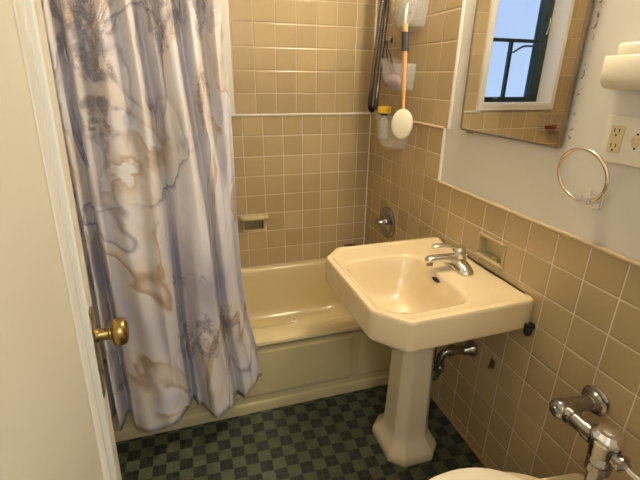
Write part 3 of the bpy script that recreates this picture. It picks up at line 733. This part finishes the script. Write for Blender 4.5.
# bracket and clip on the tile
bm = B(); box(bm, -.030, -.0005, -1.392, -1.376, .686, .704); lathe(bm, (-.018, -1.384, .694), (0, 0, -1), [(0, .008), (.004, .013), (.022, .014), (.030, .010), (.032, 0)], 18)
tag(obj('wall_bracket', bm, 'black'), 'small black bracket on the tile just past the near corner of the sink', 'bracket')
bm = B(); box(bm, -.008, -.0005, -1.262, -1.238, .428, .462); box(bm, -.022, -.006, -1.256, -1.248, .428, .440)
tag(obj('wall_clip', bm, 'old_chrome', smooth=False, bevel=.002), 'tiny metal clip stuck on the tile below the sink', 'clip')

# ------------------------------------------------------------------ flush valve and toilet
tl = thing('toilet', 'cream toilet with a pale seat at the foot of the tiled wall', 'toilet', (-.4, -1.775, 0))
YC = -1.772
def egg(x0_, x1_, hw, z, n=64, sq=2.0):
    out = []; cx = (x0_+x1_)/2; hx = (x1_-x0_)/2
    for i in range(n):
        a = 2*PI*i/n; ca, sa = math.cos(a), math.sin(a)
        k = hx*math.copysign(abs(ca)**(2/sq), ca); w_ = hw*math.copysign(abs(sa)**(2/sq), sa)*(1+.06*ca)
        out.append((cx+k, YC+w_, z))
    return out
bm = B()
loft(bm, [egg(-.52, -.14, .11, 0), egg(-.52, -.14, .112, .02), egg(-.50, -.14, .10, .05), egg(-.50, -.12, .095, .15), egg(-.56, -.11, .13, .25), egg(-.62, -.11, .168, .34), egg(-.632, -.11, .176, .375), egg(-.632, -.11, .176, .392), egg(-.622, -.12, .168, .397),
          egg(-.585, -.25, .135, .396), egg(-.575, -.26, .125, .385), egg(-.56, -.27, .12, .30), egg(-.50, -.32, .07, .20), egg(-.45, -.36, .03, .18)])
obj('toilet_bowl', bm, 'toilet', tl)
bm = B()
lpz = []
pl = round_poly([(-.335, YC-.125), (-.335, YC+.125), (-.04, YC+.088), (-.04, YC-.088)], .03, 6)
loft(bm, [[(a*.96-.01, YC+(b-YC)*.8, .30) for a, b in pl], [(a, b, .345) for a, b in pl], [(a, b, .398) for a, b in pl], [(a*.985-.003, YC+(b-YC)*.97, .405) for a, b in pl]])
obj('toilet_shelf', bm, 'toilet', tl)
bm = B()
loft(bm, [egg(-.652, -.20, .186, .400, sq=2.1), egg(-.656, -.197, .189, .406, sq=2.1), egg(-.656, -.197, .189, .414, sq=2.1), egg(-.650, -.202, .184, .421, sq=2.1), egg(-.62, -.22, .165, .424, sq=2.1), egg(-.585, -.27, .125, .421, sq=2.1), egg(-.578, -.277, .118, .410, sq=2.1), egg(-.58, -.275, .12, .400, sq=2.1)], False, False)
obj('toilet_seat', bm, 'seat', tl)
fv = thing('flush_valve', 'worn chrome toilet flush valve piped from the tiled wall', 'valve', (-.12, -1.775, .40))
YV = -1.768
bm = B(); lathe(bm, (-.0005, -1.640, .612), (-1, 0, 0), [(0, .041), (.004, .042), (.008, .038), (.010, .030), (.016, .026), (.03, .0245), (.03, .018)], 36); obj('wall_flange', bm, 'old_chrome', fv)
bm = B(); lathe(bm, (-.02, -1.640, .613), (-1, 0, .03), [(0, .021), (.055, .021), (.056, .0245), (.08, .0245), (.084, .026), (.112, .027), (.122, .024), (.128, .016), (.130, 0)], 32); obj('stop_body', bm, 'old_chrome', fv)
bm = B(); lathe(bm, (-.148, -1.640, .617), (-1, 0, 0), [(0, .011), (.006, .011), (.007, .0)], 16); obj('stop_cap', bm, 'chrome', fv)
bm = B(); lathe(bm, (-.12, -1.655, .616), (0, -1, 0), [(0, .022), (.006, .022), (.008, .0255), (.022, .0255), (.024, .0205), (.060, .0205), (.062, .024), (.085, .024)], 32); obj('inlet_tube', bm, 'old_chrome', fv)
bm = B(); lathe(bm, (-.12, YV, .560), (0, 0, 1), [(0, .021), (.0, .026), (.012, .027), (.014, .030), (.034, .030), (.040, .033), (.062, .034), (.068, .036), (.074, .037)], 40); obj('valve_body', bm, 'old_chrome', fv)
bm = B(); lathe(bm, (-.12, YV, .632), (0, 0, 1), [(0, .036), (.004, .038), (.014, .038), (.018, .036), (.022, .031), (.029, .026), (.030, .017), (.033, .015), (.035, .008), (.036, 0)], 40); obj('valve_cover', bm, 'chrome', fv)
bm = B(); lathe(bm, (-.12, YV, .562), (0, 0, -1), [(0, .019), (.0, .028), (.010, .029), (.022, .029), (.024, .0185), (.13, .0185), (.132, .026), (.16, .028)], 32); obj('flush_tube', bm, 'old_chrome', fv)
bm = B(); lathe(bm, (-.12, YV-.030, .606), (0, -1, 0), [(0, .018), (.008, .018), (.010, .021), (.020, .021), (.024, .014), (.032, .010)], 28); obj('handle_socket', bm, 'old_chrome', fv)
bm = B(); lathe(bm, (-.12, YV-.056, .606), (0, -1, .0), [(0, .007), (.004, .009), (.010, .006), (.075, .0075), (.082, .006), (.083, 0)], 20); obj('valve_handle', bm, 'chrome', fv)
bm = B()
loft(bm, [[(-.12+(.0305+dr)*math.cos(a)-.0, YV+(.0305+dr)*math.sin(a), zz) for a in [PI*1.12+.07*k for k in range(9)]] for dr, zz in ((0, .572), (0, .593))], False, False, closed=False)
obj('valve_sticker', bm, 'label_grey', fv)

# ------------------------------------------------------------------ mirror cabinet
mc = thing('medicine_cabinet', 'narrow wall mirror with a thin bronze frame reflecting the window, above the sink', 'mirror', (0, -1.11, 1.255))
my0, my1, mz0, mz1 = -1.340, -.874, 1.260, 1.90
pl = round_poly([(my0, mz0), (my1, mz0), (my1, mz1), (my0, mz1)], .014, 6)
pi_ = round_poly([(my0+.0065, mz0+.0065), (my1-.0065, mz0+.0065), (my1-.0065, mz1-.0065), (my0+.0065, mz1-.0065)], .010, 6)
def skew(bm):      # the cabinet door stands a hair open on its far side
    for v_ in bm.verts:
        if v_.co.x < -.002: v_.co.x -= .0131*(v_.co.y-my0)
    return bm
bm = B()
loft(bm, [[(.0, a, b) for a, b in pl], [(-.008, a, b) for a, b in pl], [(-.011, a+(.002 if a < -1.1 else -.002), b+(.002 if b < 1.5 else -.002)) for a, b in pl], [(-.0105, a, b) for a, b in pi_], [(-.007, a, b) for a, b in pi_]], True, False)
obj('mirror_frame', skew(bm), 'bronze', mc)
bm = B(); loft(bm, [[(-.0065, a, b) for a, b in pi_], [(-.0080, a, b) for a, b in pi_]]); obj('mirror_glass', skew(bm), 'mirror', mc, smooth=False)
bm = B(); tube(bm, [(-.009, my1-.045, mz0-.002), (-.009, my1-.075, mz0-.002)], .0035, 8); obj('pull_tab', skew(bm), 'bronze', mc)

# ------------------------------------------------------------------ towel ring
tg = thing('towel_ring', 'pale brass towel ring tipped upwards on a chrome wall post', 'towel ring', (0, -1.50, 1.16))
bm = B(); cy, cz, R_ = -1.460, 1.212, .083
tube(bm, [(-.042-.015*math.cos(2*PI*i/72-PI*.75), cy+R_*math.cos(2*PI*i/72), cz+R_*math.sin(2*PI*i/72)*.82) for i in range(72)], .0048, 12, closed=True); obj('ring', bm, 'gold_ring', tg)
bm = B(); box(bm, -.010, -.0005, -1.510, -1.470, 1.128, 1.172); obj('wall_plate', bm, 'chrome', tg, smooth=False, bevel=.004)
bm = B(); box(bm, -.050, -.008, -1.502, -1.480, 1.144, 1.164); obj('post', bm, 'chrome', tg, smooth=False, bevel=.003)

# ------------------------------------------------------------------ outlet and switch plate
op = thing('outlet_plate', 'wide white wall plate with an ivory outlet and a toggle switch', 'outlet', (0, -1.52, 1.25))
py0, py1, pz0, pz1 = -1.583, -1.461, 1.252, 1.364
bm = B(); box(bm, -.006, -.0005, py0, py1, pz0, pz1); obj('plate', bm, 'plate', op, smooth=False, bevel=.003)
bm = B(); box(bm, -.0095, -.004, -1.517, -1.482, 1.277, 1.342); ol = obj('receptacle', bm, 'ivory', op, smooth=False, bevel=.0015)
bm = B()
for zc in (1.326, 1.290):
    for yy in (-1.4935, -1.5055): box(bm, -.0100, -.0094, yy-.0012, yy+.0012, zc, zc+.009)
    lathe(bm, (-.0094, -1.4995, zc-.007), (-1, 0, 0), [(0, .0026), (.0007, .0026), (.0008, 0)], 12)
obj('slots', bm, 'black', ol, smooth=False)
bm = B(); box(bm, -.0072, -.005, -1.560, -1.5415, 1.297, 1.324); box(bm, -.017, -.006, -1.5555, -1.546, 1.307, 1.319); obj('toggle', bm, 'ivory', op, smooth=False, bevel=.001)
for zc in (1.3265, 1.2935):
    bm = B(); lathe(bm, (-.0055, -1.5508, zc), (-1, 0, 0), [(0, .003), (.0012, .0028), (.0014, 0)], 12); obj('screw', bm, 'black', op)

# ------------------------------------------------------------------ wall holder (beside the mirror)
wh = thing('wall_holder', 'cream plastic two-tier holder on the white wall above the outlet plate', 'holder', (0, -1.5, 1.43))
bm = B()
def hold(y0_, y1_, dp, z): return [(0, y0_, z), (0, y1_, z)] + [(-dp*.96, y1_, z), (-dp, y1_-.006, z), (-dp, y0_+.006, z), (-dp*.96, y0_, z)]
def hl(i, dp, z): return [(-.0005, -1.56+i, z), (-.0005, -1.442-i, z), (-dp+.008, -1.442-i, z), (-dp, -1.450-i, z), (-dp, -1.552+i, z), (-dp+.008, -1.56+i, z)]
loft(bm, [hl(.016, .026, 1.424), hl(.008, .036, 1.427), hl(.002, .044, 1.436), hl(0, .046, 1.446), hl(0, .047, 1.496), hl(.003, .045, 1.499)]); obj('holder_body', bm, 'holder', wh)
bm = B(); loft(bm, [hl(.022, .038, 1.498), hl(.022, .038, 1.522), hl(.025, .035, 1.526)]); obj('holder_lid', bm, 'holder', wh)

# ------------------------------------------------------------------ wall light above the mirror (just out of view)
wl = thing('wall_lamp', 'metal wall lamp mounted high above the mirror', 'lamp', (0, -1.12, 2.38))
bm = B(); lathe(bm, (0, -1.12, 2.40), (-1, 0, 0), [(0, .06), (.01, .06), (.02, .03), (.10, .02), (.10, 0)], 28); obj('lamp_base', bm, 'chrome', wl)
def light(name, kind, loc, energy, col, size=.1, rot=(0, 0, 0)):
    l = bpy.data.lights.new(name, kind); l.energy = energy; l.color = col
    if kind == 'AREA': l.size = size
    else: l.shadow_soft_size = size
    o = bpy.data.objects.new(name, l); C.objects.link(o); o.location = loc; o.rotation_euler = rot; return o
light('lamp_bulb', 'POINT', (-.13, -1.12, 2.34), 27, (1, .84, .61), .06)
light('hall_light', 'POINT', (-.75, -3.0, 2.0), 17, (.84, .92, 1), .15)

# ------------------------------------------------------------------ sky outside the window
wd = bpy.data.worlds.new('sky'); bpy.context.scene.world = wd; wd.use_nodes = True
nt = wd.node_tree; bg = nt.nodes['Background']
tc = nt.nodes.new('ShaderNodeTexCoord'); sp_ = nt.nodes.new('ShaderNodeSeparateXYZ'); nt.links.new(tc.outputs['Generated'], sp_.inputs[0])
e = N(nt); f = e.ramp(sp_.outputs[2], -.1, .6)
nt.links.new(e.mix(f, (.42, .60, .92), (.30, .44, .82)), bg.inputs[0])
bg.inputs[1].default_value = 1.0

# ------------------------------------------------------------------ camera (solved from the tile grid)
cam = bpy.data.cameras.new('camera'); co = bpy.data.objects.new('camera', cam); C.objects.link(co)
r = Vector((.95483585, -.29688688, .01211129)); u_ = Vector((.09799646, .35312852, .93042836)); f_ = Vector((.28050882, .88721949, -.36627364))
mw = Matrix((r, u_, -f_)).transposed().to_4x4(); mw.translation = Vector((-1.0193, -2.2841, 1.4451))
co.matrix_world = mw; cam.sensor_width = 36; cam.lens = 415.9/640*36; cam.clip_start = .02
sc = bpy.context.scene; sc.camera = co
sc.view_settings.view_transform = 'Standard'; sc.view_settings.look = 'None'; sc.view_settings.gamma = 1; sc.view_settings.use_curve_mapping = False
sc.view_settings.exposure = .35
